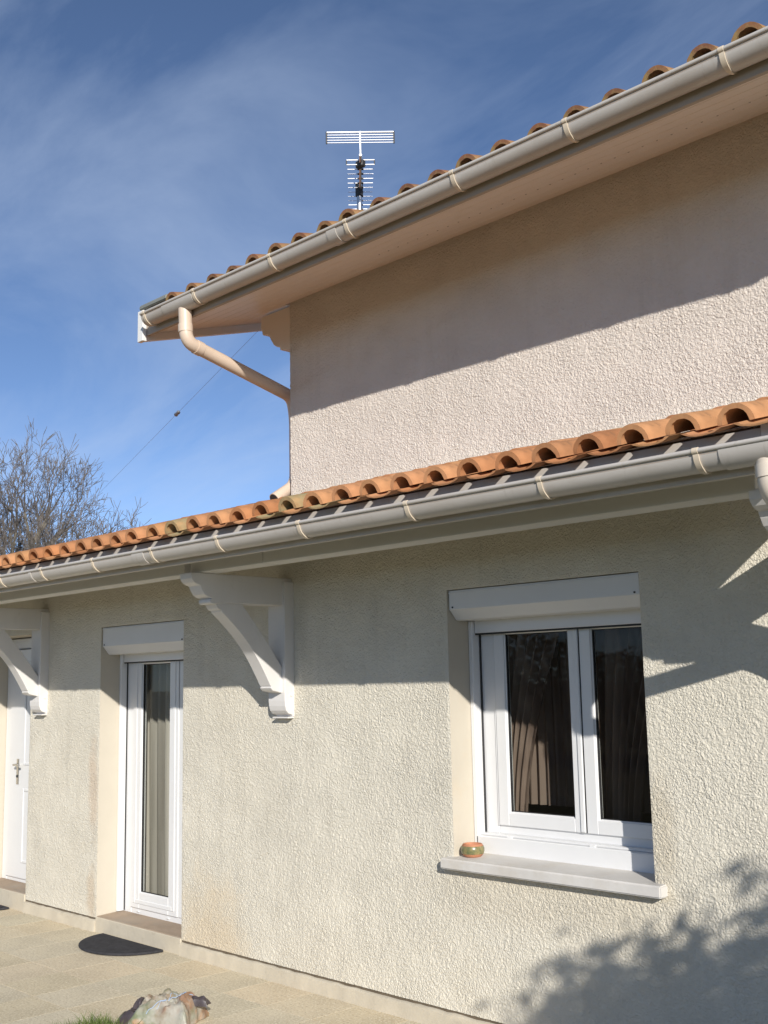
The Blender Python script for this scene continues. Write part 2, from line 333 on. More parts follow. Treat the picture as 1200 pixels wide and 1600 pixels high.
def wall_sheet(name, material, parent, segs, z0, z1, cell, openings, amp, seed, y=0.0):
    def axis(a, b, cuts, cell=cell):
        pts = sorted(set([a, b]+[c for c in cuts if a < c < b])); o = []
        for p, q in zip(pts[:-1], pts[1:]):
            k = max(1, int(round((q-p)/cell))); o += list(np.linspace(p, q, k+1)[:-1])
        return np.array(o+[b])
    xs = np.concatenate([axis(a, b, [c for o in openings for c in o[:2]], w)[:-1] for a, b, w in segs]+[np.array([segs[-1][1]])]); zs = axis(z0, z1, [c for o in openings for c in o[2:]])
    X, Z = np.meshgrid(xs, zs); nx, nz_ = len(xs), len(zs)
    h = roughcast(X, Z, seed)*amp
    cx = (xs[:-1]+xs[1:])/2; cz = (zs[:-1]+zs[1:])/2; CX, CZ = np.meshgrid(cx, cz)
    keep = np.ones_like(CX, bool)
    for (a, b, c, d) in openings:
        keep &= ~((CX > a) & (CX < b) & (CZ > c) & (CZ < d))
        dist = np.maximum(np.maximum(a-X, X-b), np.maximum(c-Z, Z-d))
        h *= np.clip(0.12+dist/0.018, 0.12, 1)
    Y = y - h
    co = np.stack([X, Y, Z], -1).reshape(-1, 3)
    idx = np.arange(nx*nz_).reshape(nz_, nx)
    q = np.stack([idx[:-1, :-1], idx[:-1, 1:], idx[1:, 1:], idx[1:, :-1]], -1)[keep]
    used = np.zeros(len(co), bool); used[q.ravel()] = True; remap = np.cumsum(used)-1
    co = co[used]; q = remap[q]
    me = bpy.data.meshes.new(name); me.vertices.add(len(co)); me.vertices.foreach_set('co', co.ravel())
    me.loops.add(q.size); me.loops.foreach_set('vertex_index', q.ravel().astype(np.int32))
    me.polygons.add(len(q)); me.polygons.foreach_set('loop_start', np.arange(0, q.size, 4, dtype=np.int32)); me.polygons.foreach_set('loop_total', np.full(len(q), 4, np.int32))
    me.update(calc_edges=True); me.validate()
    me.polygons.foreach_set('use_smooth', np.ones(len(q), bool))
    return link(name, me, material, parent)

# ------------------------------------------------------------------ ground
g = MB(); g.v = [(-600, -600, -0.06), (600, -600, -0.06), (600, 600, -0.06), (-600, 600, -0.06)]; g.f = [(0, 1, 2, 3)]
o = g.build('lawn_ground', M['lawn']); o['kind'] = 'structure'
PX0, PX1 = -13.0, -0.4
patio = MB().box(PX0, -5.70, -3.1, 0.3, -0.055, -0.004).box(-5.70, PX1, -1.17, 0.3, -0.055, -0.004).build('patio', M['sand'])
patio['kind'] = 'structure'
slab_me = MB().box(-0.1982, 0.1982, -0.1982, 0.1982, -0.035, 0.0).mesh('paving_slab'); slab_me.materials.append(M['paving'])
nsl = 0
for j in range(8):
    yc = -0.17 - 0.40*j
    if yc < -3.1: break
    for i in range(32):
        xc = -0.71 - 0.40*i - (0.0 if j % 2 == 0 else 0.0)
        if xc < PX0: break
        if yc < -1.0 and xc > -5.8: continue
        s = link('paving_slab', slab_me, None, patio); s.location = (xc, yc, random.uniform(-0.0005, 0.0003)); s.rotation_euler = (random.uniform(-.0006, .0006), random.uniform(-.0006, .0006), random.choice((0, 1, 2, 3))*math.pi/2 ); nsl += 1

# ------------------------------------------------------------------ house walls
house = empty('house', (-5.5, 0, 0), 'cream roughcast house with orange canal tile roofs and white window frames', 'house')
WIN = (-4.165, -2.935, 0.86, 2.294); DOOR = (-7.823, -6.697, 0.10, 2.271); FDOOR = (-9.84, -8.955, 0.10, 2.27)
wall_sheet('lower_wall', M['wall_low'], house, [(-13.5, -9.4, 0.05), (-9.4, -5.7, 0.0085), (-5.7, -1.72, 0.0052), (-1.72, 4.0, 0.05)], 0.10, 2.62, 0.0055, [WIN, DOOR, FDOOR], 0.0042, 1)
box('lower_wall', M['wall_low'], house, -13.5, 4.0, 0.001, 0.12, 2.62, 2.93)
wall_sheet('upper_wall', M['wall_up'], house, [(-5.495, -1.35, 0.0050), (-1.35, 4.0, 0.05)], 2.90, 4.30, 0.0052, [], 0.0042, 7)
box('gable_wall', M['wall_up'], house, -5.495, -5.25, 0.0005, 6.0, 2.0, 4.27)
box('rear_wall', M['wall_up'], house, -13.5, 4.0, 5.9, 6.1, -0.05, 2.9)
box('side_wall', M['wall_low'], house, 3.8, 4.0, 0.02, 5.9, -0.05, 4.3)
box('side_wall', M['wall_low'], house, -13.5, -13.3, 0.02, 5.9, -0.05, 2.9)
# plinth with its dark joint
def plinth(x0, x1):
    box('plinth_joint', M['gap'], house, x0, x1, 0.004, 0.05, 0.082, 0.104)
    # uneven cement strip
    xs = np.arange(x0, x1, 0.05).tolist()+[x1]
    mb = MB(); n_ = len(xs)
    for k, x in enumerate(xs):
        w = 0.006*(random.random()-.5); t = 0.006*(random.random()-.5); yb = -0.016+0.008*(random.random()-.5)
        mb.v += [(x, 0.06, -0.03), (x, yb-0.006, -0.03), (x, yb+w*.5, 0.075+t), (x, -0.004, 0.085+t), (x, 0.06, 0.087+t)]
    for k in range(n_-1):
        for a in range(4): mb.f.append((k*5+a, k*5+a+1, (k+1)*5+a+1, (k+1)*5+a))
    mb.f.append((0, 1, 2, 3, 4)); mb.f.append(tuple((n_-1)*5+a for a in (4, 3, 2, 1, 0)))
    mb.build('plinth', M['plinth'], house, smooth=True)
plinth(-6.697, -1.0); plinth(-8.955, -7.823); plinth(-13.0, -9.84)

# reveals: smooth cream linings of the openings
def reveal(o, depth=0.30, sill=True):
    x0, x1, z0, z1 = o; t = 0.06; y0 = -0.0007
    mb = MB()
    mb.box(x0-t, x0, y0+0.0009, depth, z0, z1+t); mb.box(x1, x1+t, y0+0.0009, depth, z0, z1+t); mb.box(x0, x1, y0+0.0009, depth, z1, z1+t)
    # slightly rounded smooth arris on the lit side
    return mb.build('reveal', M['reveal'], house)
for o_ in (WIN, DOOR, FDOOR): reveal(o_)

def room(x0, x1, y0, y1, z0, z1):
    mb = MB().box(x0, x1, y0, y1, z0, z1); mb.f = mb.f[:2]+mb.f[3:]       # open towards the window
    mb.build('room', M['room'], house)
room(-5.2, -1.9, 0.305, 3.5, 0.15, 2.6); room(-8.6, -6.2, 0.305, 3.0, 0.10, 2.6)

def shutter_box(parent, x0, x1, z0, z1, zc):
    p = [(0.010, z1-0.002), (0.010, zc), (0.020, zc-0.008), (0.062, z0+0.004), (0.072, z0), (0.20, z0), (0.20, z1-0.002)]
    b_ = MB().prism(p, 0, x0+0.003, x1-0.003).build('shutter_box', M['box'], parent, 0.002)
    MB().box(x0+0.004, x1-0.004, 0.006, 0.012, z1-0.018, z1-0.012).build('trim_line', M['box'], parent)
    for xx in (x0+0.03, x1-0.03):
        MB().tube([(xx, 0.012, zc+0.012), (xx, 0.005, zc+0.012)], 0.005, 8).build('screw', M['pvc_dark'], parent)
    return b_
def rect_frame(x0, x1, z0, z1, w, y0, y1, wb=None, wt=None):
    wb = wb or w; wt = wt or w
    mb = MB(); mb.box(x0, x0+w, y0, y1, z0, z1); mb.box(x1-w, x1, y0, y1, z0, z1); mb.box(x0+w, x1-w, y0, y1, z0, z0+wb); mb.box(x0+w, x1-w, y0, y1, z1-wt, z1); return mb
def sash(parent, x0, x1, z0, z1, w, y, glass_in=0.012):
    s_ = rect_frame(x0, x1, z0, z1, w, y, y+0.05).build('sash', M['pvc'], parent, 0.003)
    # bevelled glazing bead, gasket and pane
    i = w-0.016
    rect_frame(x0+i, x1-i, z0+i, z1-i, 0.022, y+0.008, y+0.03).build('glazing_bead', M['pvc'], parent, 0.006)
    j = i+0.022
    rect_frame(x0+j-0.001, x1-j+0.001, z0+j-0.001, z1-j+0.001, 0.005, y+0.014, y+0.03).build('gasket', M['pvc_dark'], parent)
    box('pane', M['glass'], parent, x0+j-0.002, x1-j+0.002, y+0.022, y+0.026, z0+j-0.002, z1-j+0.002)
    return s_
# ---- the two-sash window
win = MB()
win = rect_frame(-4.155, -2.80, 0.985, 2.14, 0.115, 0.235, 0.30, wb=0.045, wt=0.06).build('window', M['pvc'], house, 0.004)
rect_frame(-4.045, -2.91, 1.026, 2.085, 0.012, 0.228, 0.26).build('frame_stop', M['pvc'], win, 0.003)
sash(win, -4.030, -3.462, 1.030, 2.12, 0.068, 0.222)
sash(win, -3.458, -2.925, 1.030, 2.12, 0.068, 0.222)
box('meeting_strip', M['pvc'], win, -3.492, -3.4625, 0.213, 0.2215, 1.033, 2.11, 0.006)
box('gasket_line', M['pvc_dark'], win, -3.462, -3.458, 0.221, 0.228, 1.032, 2.11)
box('lower_panel', M['pvc'], win, -4.150, -2.82, 0.165, 0.30, 0.872, 0.975, 0.006)
box('ledge', M['pvc'], win, -4.150, -2.82, 0.185, 0.30, 0.9755, 0.987, 0.003)
for xx in (-3.93, -3.40): MB().box(xx-0.02, xx+0.02, 0.176, 0.186, 0.970, 0.984).build('drain_cap', M['pvc'], win, 0.004)
# roller shutter guides and bottom slat
for xx in (-4.163, -2.965):
    box('shutter_guide', M['pvc'], win, xx, xx+0.028, 0.165, 0.232, 0.90, 2.126, 0.003)
box('guide_gap', M['pvc_dark'], win, -4.1348, -4.129, 0.222, 0.2335, 0.98, 2.126)
box('shutter_slat', M['box'], win, -4.132, -2.968, 0.185, 0.200, 2.060, 2.14, 0.003)
box('slat_gasket', M['pvc_dark'], win, -4.132, -2.968, 0.188, 0.198, 2.050, 2.0595)
shutter_box(win, -4.162, -2.938, 2.128, 2.292, 2.186)
# sill with sloping top
MB().prism([(-0.062, 0.822), (-0.062, 0.868), (-0.058, 0.875), (0.31, 0.893), (0.31, 0.822)], 0, -4.212, -2.872).build('sill', M['sill'], win, 0.006, segs=2)
# curtains in the window
def curtain(name, material, parent, x0, x1, y, z0, z1, wl, amp, gather=None):
    mb = MB(); n_ = int((x1-x0)/0.008); rows = 14
    for r_ in range(rows+1):
        z = z0+(z1-z0)*r_/rows
        for k in range(n_+1):
            t = k/n_; x = x0+(x1-x0)*t
            if gather: x = gather(t, r_/rows, x0, x1)
            mb.v.append((x, y+amp*math.sin(2*math.pi*t*(x1-x0)/wl+0.6*math.sin(9*t))+0.01*math.sin(3*r_/rows+5*t), z))
    w = n_+1
    for r_ in range(rows):
        for k in range(n_): mb.f.append((r_*w+k, r_*w+k+1, (r_+1)*w+k+1, (r_+1)*w+k))
    return mb.build(name, material, parent, smooth=True)
curtain('curtain', M['curtain'], win, -4.20, -3.55, 0.345, 1.03, 2.3, 0.085, 0.022, lambda t, r_, a, b: a+(b-a)*t*(0.42+0.58*r_**1.6))
curtain('curtain', M['curtain'], win, -3.60, -2.95, 0.385, 1.03, 2.3, 0.085, 0.022, lambda t, r_, a, b: a+0.10+(b-a)*t*(0.40+0.60*r_**1.6))
curtain('net_curtain', M['curtain'], win, -4.10, -2.95, 0.47, 1.12, 2.3, 0.06, 0.012)

# ---- glazed door
gd = rect_frame(-7.812, -6.70, 0.118, 2.12, 0.115, 0.225, 0.30, wb=0.05, wt=0.06).build('glazed_door', M['pvc'], house, 0.004)
sash(gd, -7.690, -7.07, 0.165, 2.10, 0.115, 0.212)
rect_frame(-7.655, -7.105, 0.20, 2.07, 0.03, 0.206, 0.2135).build('sash_step', M['pvc'], gd, 0.003)
box('side_panel', M['pvc'], gd, -7.06, -6.80, 0.215, 0.26, 0.165, 2.10, 0.004)
box('shutter_guide', M['pvc'], gd, -7.821, -7.793, 0.165, 0.222, 0.124, 2.06, 0.003)
box('guide_gap', M['pvc_dark'], gd, -7.7928, -7.788, 0.215, 0.2235, 0.13, 2.06)
box('shutter_slat', M['box'], gd, -7.790, -6.72, 0.185, 0.200, 2.000, 2.07, 0.003)
box('slat_gasket', M['pvc_dark'], gd, -7.790, -6.72, 0.188, 0.198, 1.990, 1.9995)
for xx in (-7.6, -7.2): MB().box(xx-0.018, xx+0.018, 0.216, 0.226, 0.135, 0.147).build('drain_cap', M['pvc'], gd, 0.004)
shutter_box(gd, -7.820, -6.700, 2.058, 2.269, 2.122)
curtain('curtain', M['curtain2'], gd, -8.05, -7.10, 0.36, 0.16, 2.2, 0.11, 0.025)
MB().prism([(0.002, 0.06), (0.002, 0.112), (0.31, 0.126), (0.31, 0.06)], 0, -7.822, -6.698).build('threshold', M['threshold'], gd, 0.004)
box('threshold_riser', M['plinth'], gd, -7.822, -6.698, -0.008, 0.10, -0.03, 0.108, 0.004)

# ---- front door at far left
fd = rect_frame(-9.832, -8.962, 0.150, 2.26, 0.09, 0.215, 0.29, wb=0.04).build('front_door', M['pvc'], house, 0.004)
box('leaf', M['pvc'], fd, -9.735, -9.06, 0.200, 0.26, 0.185, 2.16, 0.004)
for z0_, z1_ in ((0.32, 0.95), (1.15, 2.05)): rect_frame(-9.45, -9.15, z0_, z1_, 0.025, 0.192, 0.2005).build('moulding', M['pvc'], fd, 0.005)
box('side_gasket', M['pvc_dark'], fd, -9.742, -9.7352, 0.2155, 0.235, 0.19, 2.16)
box('handle_plate', M['handle'], fd, -9.565, -9.525, 0.190, 0.2002, 0.98, 1.20, 0.003)
MB().tube([(-9.545, 0.195, 1.15), (-9.545, 0.150, 1.15), (-9.43, 0.145, 1.15)], 0.009, 10).build('handle', M['handle'], fd, smooth=True)
MB().tube([(-9.545, 0.194, 1.05), (-9.545, 0.184, 1.05)], 0.012, 12).build('lock', M['pvc_dark'], fd)
MB().prism([(0.002, 0.05), (0.002, 0.142), (0.29, 0.156), (0.29, 0.05)], 0, -9.838, -8.957).build('threshold', M['threshold'], fd, 0.004)
box('threshold_riser', M['plinth'], fd, -9.838, -8.957, -0.008, 0.10, -0.03, 0.138, 0.004)

# ------------------------------------------------------------------ tiles
def barrel_mesh(name, ln, r0, r1, th, arc=176, n=12, flip=False, flat=1.0):
    """canal tile shell: radius r0 at the low end (y=0), r1 at the high end (y=ln)"""
    mb = MB(); a0 = R(90-arc/2)
    for y, r_ in ((0, r0), (ln, r1)):
        for rr in (r_, r_-th):
            for k in range(n+1):
                t = a0+R(arc)*k/n; x = rr*math.cos(t); z = rr*math.sin(t)*flat
                mb.v.append((x, y, -z if flip else z))
    w = n+1
    for k in range(n):
        mb.f.append((k, k+1, 2*w+k+1, 2*w+k)); mb.f.append((w+k, 3*w+k, 3*w+k+1, w+k+1))
        mb.f.append((k, w+k, w+k+1, k+1)); mb.f.append((2*w+k, 2*w+k+1, 3*w+k+1, 3*w+k))
    for k in (0, n): mb.f.append((k, 2*w+k, 3*w+k, w+k))
    return mb.mesh(name, smooth=True)
def jitter(me, a):
    for v in me.vertices: v.co += Vector((random.uniform(-a, a), random.uniform(-a, a), random.uniform(-a, a)))
covers = []; pans = []
for k in range(4):
    c = barrel_mesh('cover_tile', 0.43, 0.071, 0.0530, 0.0190, flat=1.02); jitter(c, 0.0012); covers.append(c)
    p = barrel_mesh('pan_tile', 0.45, 0.082, 0.085, 0.018, arc=150, flip=True, flat=0.30); jitter(p, 0.001); pans.append(p)
EXP = 0.335
def tile_obj(me, material, parent, x, y, z, slope, name):
    o = bpy.data.objects.new(name, me); COL.objects.link(o); o.parent = parent
    o.location = (x, y, z); o.rotation_euler = (math.atan(slope)+random.uniform(-.012, .012), random.uniform(-.04, .04), random.uniform(-.028, .028))
    return o
def with_mat(meshes, m):
    res = []
    for me in meshes:
        c = me.copy(); c.materials.clear(); c.materials.append(m); res.append(c)
    return res
def tile_rows_joined(name, parent, material, xs, y0, z0, slope, row0, row1):
    mb = MB(); ang = math.atan(slope); ca, sa = math.cos(ang), math.sin(ang)
    for rw in range(row0, row1):
        for x in xs:
            for me, dx, dz in ((random.choice(covers), 0, 0), (random.choice(pans), PITCHX/2, 0.008)):
                b_ = len(mb.v); ox, oy = random.uniform(-.004, .004), rw*EXP+random.uniform(-.006, .006)
                for v in me.vertices:
                    ly = v.co.y+oy; lz = v.co.z+dz
                    mb.v.append((x+dx+v.co.x+ox, y0+ly*ca-lz*sa, z0+ly*sa+lz*ca))
                mb.f += [tuple(b_+i for i in p.vertices) for p in me.polygons]
    me = bpy.data.meshes.new(name); me.from_pydata(mb.v, [], mb.f); me.update()
    o = link(name, me, material, parent); o['kind'] = 'stuff'; return o

PITCHX = 0.2045
# ---- lower roof (pent roof over the wall, running on over the wing to the left)
LS = 0.267; LY = -1.000; LZ = 2.662           # cover tile springing line at the eave
lroof = MB().prism([(LY+0.10, LZ-0.030+LS*.10), (LY+0.10, LZ-0.045+LS*.10), (0.02, LZ-0.045+LS*(-LY-.02)), (0.02, LZ-0.03+LS*(-LY-.02))], 0, -13.6, -1.76).build('lower_roof', M['deck'], house)
MB().prism([(0.02, LZ-0.030+LS*(-LY-.02)), (0.02, LZ-0.045+LS*(-LY-.02)), (4.0, LZ-0.045+LS*(4-LY)), (4.0, LZ-0.030+LS*(4-LY))], 0, -13.6, -5.50).build('roof_deck', M['deck'], lroof)
cl = with_mat(covers, M['tile_low']); co_ = with_mat(covers, M['tile_old']); pl = with_mat(pans, M['tile_low']); po = with_mat(pans, M['tile_old'])
xs_low = [-1.867 - PITCHX*k for k in range(57)]
for k, x in enumerate(xs_low):
    old = k in (12, 17) 
    for rw in range(3):
        if rw and x < -9.5: continue
        me = (co_ if (old and rw == 0) else cl)[random.randrange(4)]
        d = rw*EXP; ca = math.cos(math.atan(LS)); sa = math.sin(math.atan(LS))
        tile_obj(me, None, lroof, x+random.uniform(-.005, .005), LY+d*ca+random.uniform(-.008, .008), LZ+d*sa+random.uniform(-.003, .003), LS, 'cover_tile')
    me = (po if k in (11, 13, 17) else pl)[random.randrange(4)]
    tile_obj(me, None, lroof, x+PITCHX/2, LY-0.052+random.uniform(-.006, .006), LZ+0.006-0.052*LS, LS, 'pan_tile')
tile_rows_joined('tiles_up_the_slope', lroof, M['tile_low'], [x for x in xs_low if x < -5.62], LY, LZ, LS, 3, 11)
tile_rows_joined('tiles_up_the_slope', lroof, M['tile_low'], [x for x in xs_low if x < -9.5], LY, LZ, LS, 1, 3)
# mortar fillet where the tiles meet the upper wall
mb = MB()
for k, x in enumerate(np.arange(-5.48, -1.7, 0.06)):
    j = 0.008*random.random(); mb.v += [(x, -0.055-j, LZ+LS*(-LY)+0.045), (x, -0.012, LZ+LS*(-LY)+0.062+j), (x, 0.03, LZ+LS*(-LY)+0.062+j), (x, 0.03, LZ+LS*(-LY)-.02)]
n_ = len(mb.v)//4
for k in range(n_-1):
    for a in range(3): mb.f.append((k*4+a, k*4+a+1, (k+1)*4+a+1, (k+1)*4+a))
mb.build('mortar_fillet', M['plinth'], lroof, smooth=True)
# eave fascia and boarding under the pent roof
box('fascia', M['gutter'], lroof, -13.6, -1.80, -0.945, -0.92, 2.487, 2.645, 0.002)
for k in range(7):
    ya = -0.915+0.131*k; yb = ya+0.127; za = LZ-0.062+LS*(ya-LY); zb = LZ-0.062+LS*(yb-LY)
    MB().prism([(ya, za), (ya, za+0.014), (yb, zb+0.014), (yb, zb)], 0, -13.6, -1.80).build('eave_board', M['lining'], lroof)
# verge board at the right end
MB().prism([(-0.945, 2.50), (-0.945, 2.66), (-0.01, 2.915), (-0.01, 2.775), (-0.70, 2.50)], 0, -1.80, -1.762).build('verge_board', M['white_trim'], lroof)
box('wall_plate_beam', M['beam'], house, -4.90+0.0, -1.962, -0.70, -0.575, 2.466, 2.62, 0.004)
box('wall_plate_beam', M['beam'], house, -13.6, -5.66, -0.70, -0.575, 2.466, 2.62, 0.004)
box('wall_plate_beam', M['beam'], house, -5.60, -4.905, -0.70, -0.575, 2.466, 2.62, 0.004)
for x in np.arange(-12.9, -1.9, 0.62):     # rafters carrying the boards
    za = LZ-0.064+LS*(-0.92-LY); zb = LZ-0.064+LS*(-0.0-LY)
    MB().prism([(-0.92, za), (-0.92, za-0.075), (0.0, zb-0.075), (0.0, zb)], 0, x, x+0.06).build('rafter', M['lining'], lroof)

def gutter(parent, x0, x1, yc, zc, r, hooks, collars, name):
    prof_o = []; n = 14
    for k in range(n+1):
        t = math.pi*k/n; prof_o.append((yc-math.cos(t)*r, zc-math.sin(t)*r*1.05))
    prof_i = [(yc-math.cos(math.pi*k/n)*(r-0.004), zc-math.sin(math.pi*k/n)*(r-0.004)*1.05) for k in range(n, -1, -1)]
    pts = prof_o+prof_i
    g_ = MB().prism(pts, 0, x0, x1)
    g_ = g_.build(name, M['gutter'], parent, smooth=True)
    # rolled front bead
    MB().tube([(x0, yc-r-0.002, zc+0.004), (x1, yc-r-0.002, zc+0.004)], 0.0095, 10).build('front_bead', M['gutter'], g_, smooth=True)
    MB().tube([(x0, yc-r+0.004, zc-0.010), (x1, yc-r+0.004, zc-0.010)], 0.004, 6).build('bead_fold', M['fascia'], g_, smooth=True)
    for xe in (x0-0.002, x1-0.002):
        MB().prism(prof_o, 0, xe, xe+0.004).build('end_cap', M['gutter'], g_)
    for x in hooks:
        mb = MB(); w = 0.011; ro = r+0.006
        a = [(yc-math.cos(math.pi*k/n)*ro, zc-math.sin(math.pi*k/n)*ro*1.05) for k in range(0, n-2)]
        ri = r+0.0005
        b_ = [(yc-math.cos(math.pi*k/n)*ri, zc-math.sin(math.pi*k/n)*ri*1.05) for k in range(n-3, -1, -1)]
        mb.prism(a+b_, 0, x-w, x+w)
        # taper like a claw towards the wall side
        for i, v in enumerate(mb.v):
            t = (v[1]-(yc-ro))/(2*ro); s_ = 1.0-0.75*max(0, min(1, (t-0.25)/0.5)); mb.v[i] = (x+(v[0]-x)*s_, v[1], v[2])
        h_ = mb.build('gutter_hook', M['hook'], g_, smooth=True)
        MB().tube([(x-w, yc-r-0.002, zc+0.004), (x+w, yc-r-0.002, zc+0.004)], 0.0125, 10).build('clip', M['hook'], h_, smooth=True)
    for (xa, xb) in collars:
        ro = r+0.004
        a = [(yc-math.cos(math.pi*k/n)*ro, zc-math.sin(math.pi*k/n)*ro*1.05) for k in range(n+1)]
        b_ = [(yc-math.cos(math.pi*k/n)*(r+0.0005), zc-math.sin(math.pi*k/n)*(r+0.0005)*1.05) for k in range(n, -1, -1)]
        MB().prism(a+b_, 0, xa, xb).build('coupling', M['gutter'], g_, smooth=True)
    return g_
lg = gutter(house, -13.6, -1.70, -1.005, 2.572, 0.062, [-12.0, -11.4, -10.75, -10.1, -9.4, -8.7, -8.0, -7.345, -6.759, -6.109, -5.457, -4.825, -4.149, -3.411, -2.673, -1.985], [(-6.93, -6.90), (-5.66, -5.54), (-1.90, -1.70)], 'lower_gutter')
# downpipe of the lower gutter
def pipe(name, parent, path, r, material, collars):
    # round the bends
    P = [Vector(p) for p in path]; q = [P[0]]
    for i in range(1, len(P)-1):
        a = (P[i-1]-P[i]); b = (P[i+1]-P[i]); d = min(0.07, a.length*.45, b.length*.45)
        s_ = P[i]+a.normalized()*d; e_ = P[i]+b.normalized()*d
        for k in range(7):
            t = k/6; q.append(s_*(1-t)**2+P[i]*2*t*(1-t)+e_*t*t)
    q.append(P[-1])
    p_ = MB().tube(q, r, 20).build(name, material, parent, smooth=True)
    for a, b in collars: MB().tube([a, b], r+0.004, 20).build('collar', material, p_, smooth=True)
    return p_
pipe('lower_downpipe', house, [(-1.752, -1.005, 2.53), (-1.749, -1.005, 2.40), (-1.68, -0.07, 2.07), (-1.68, -0.07, 0.0)], 0.042, M['pipe_low'],
     [((-1.7515, -1.005, 2.50), (-1.7505, -1.005, 2.455)), ((-1.742, -0.92, 2.37), (-1.737, -0.86, 2.349))])

# ---- timber brackets under the lower roof
def bracket(xr, w=0.165):
    xl = xr-w
    post = MB().prism([(0.0, 1.602), (-0.016, 1.602), (-0.016, 1.612), (-0.024, 1.614), (-0.050, 1.622), (-0.066, 1.640), (-0.075, 1.668), (-0.078, 1.70), (-0.078, 2.44), (0.0, 2.44)], 0, xl, xr).build('timber_bracket', M['wood_white'], house, 0.003)
    MB().box(xl+0.004, xr-0.004, -0.050, -0.0005, 1.592, 1.6015).build('drip_plate', M['wood_white'], post, 0.002)
    i = 0.022
    arm = [(0.0, 2.2945), (-0.50, 2.2905), (-0.612, 2.283), (-0.626, 2.292), (-0.626, 2.310), (-0.612, 2.318), (-0.640, 2.324), (-0.668, 2.340), (-0.688, 2.368), (-0.700, 2.392), (-0.722, 2.398), (-0.742, 2.408), (-0.760, 2.430), (-0.764, 2.4645), (0.0, 2.4645)]
    MB().prism(arm, 0, xl+i, xr-i).build('arm', M['wood_white'], post, 0.003)
    lower = [(-0.586, 2.289), (-0.570, 2.262), (-0.556, 2.250), (-0.545, 2.252)]
    for k in range(15):
        t = k/14; y = -0.540+0.372*t; z = 2.240-0.445*t; b_ = 0.034*math.sin(math.pi*t); d_ = Vector((-0.48, -0.385)).normalized()
        lower.append((y+b_*0.78, z+b_*0.62))
    lower += [(-0.160, 1.790), (-0.168, 1.782), (-0.150, 1.764), (-0.076, 1.748)]
    upper = []
    for k in range(15):
        t = k/14; y = -0.076-0.310*t; z = 1.905+0.386*t; b_ = 0.008*math.sin(math.pi*t)
        upper.append((y+b_*0.6, z+b_*0.5))
    MB().prism(lower+upper, 0, xl+i+0.006, xr-i-0.006).build('brace', M['wood_white'], post, 0.003)
    MB().tube([(xr-0.002, -0.030, 1.735), (xr+0.006, -0.030, 1.735)], 0.009, 10).build('dowel', M['wood_white'], post)
    return post
for xr in (-5.475, -8.655, -1.815): bracket(xr)

# ---- upper roof
US = 0.288; UYF = -0.720; SOF = 4.278
zf = SOF+US*UYF
uroof = MB().prism([(UYF, zf+0.135), (UYF, zf+0.115), (6.0, zf+0.115+US*(6-UYF)), (6.0, zf+0.135+US*(6-UYF))], 0, -6.08, 4.0).build('upper_roof', M['deck'], house)
box('fascia', M['fascia'], uroof, -6.06, 4.0, UYF-0.018, UYF+0.004, zf-0.022, zf+0.125, 0.002)
soff = MB().prism([(UYF+0.004, zf+0.016), (UYF+0.004, zf+0.02), (0.0, SOF+0.02), (0.0, SOF+0.016)], 0, -6.06, 4.0).build('soffit', M['soffit'], uroof)
ext = 12
for k in range(ext):
    ya = UYF+0.006+0.0955*k; yb = ya+0.0900
    x1_ = 4.0 if yb < 0.02 else -5.50
    za = SOF+US*ya; zb = SOF+US*yb
    MB().prism([(ya, za), (ya, za+0.014), (yb, zb+0.014), (yb, zb)], 0, -6.06, x1_).build('soffit_board', M['soffit'], soff, 0.002)
for k in range(40):   # vent holes row
    x = -4.3+0.075*k; y = -0.335; z = SOF+US*y
    MB().tube([(x, y, z+0.003), (x, y, z-0.0012)], 0.005, 6).build('vent_hole', M['fascia'], soff)
# barge board with white front end
MB().prism([(UYF-0.02, zf-0.055), (UYF-0.02, zf+0.14), (6.0, zf+0.14+US*(6-UYF)), (6.0, zf-0.055+US*(6-UYF))], 0, -6.105, -6.062).build('barge_board', M['soffit'], uroof)
box('barge_end_cap', M['white_trim'], uroof, -6.112, -6.05, UYF-0.050, UYF-0.0205, zf-0.060, zf+0.145, 0.002)
MB().prism([(UYF-0.045, zf+0.150), (UYF-0.045, zf+0.185), (6.0, zf+0.185+US*(6-UYF)), (6.0, zf+0.150+US*(6-UYF))], 0, -6.11, -5.79).build('verge_flashing', M['lead'], uroof, 0.01)
UY = -0.772; UZ = 4.166
cu = with_mat(covers, M['tile_up']); pu = with_mat(pans, M['tile_up'])
xs_up = [-5.700+0.2045*k for k in range(47)]
for k, x in enumerate(xs_up):
    for rw in range(2):
        d = rw*EXP; ca = math.cos(math.atan(US)); sa = math.sin(math.atan(US))
        tile_obj(cu[random.randrange(4)], None, uroof, x+random.uniform(-.008, .008), UY+d*ca+random.uniform(-.012, .012), UZ+d*sa+random.uniform(-.004, .004), US, 'cover_tile')
    tile_obj(pu[random.randrange(4)], None, uroof, x+PITCHX/2, UY-0.005, UZ+0.010, US, 'pan_tile')
tile_rows_joined('tiles_up_the_slope', uroof, M['tile_up'], xs_up, UY, UZ, US, 2, 9)
ug = gutter(house, -5.955, -1.13, -0.785, 4.140, 0.060, [-5.915, -5.376, -4.646, -4.021, -3.28, -2.629, -1.897, -1.25], [(-5.72, -5.40), (-4.17, -4.10)], 'upper_gutter')
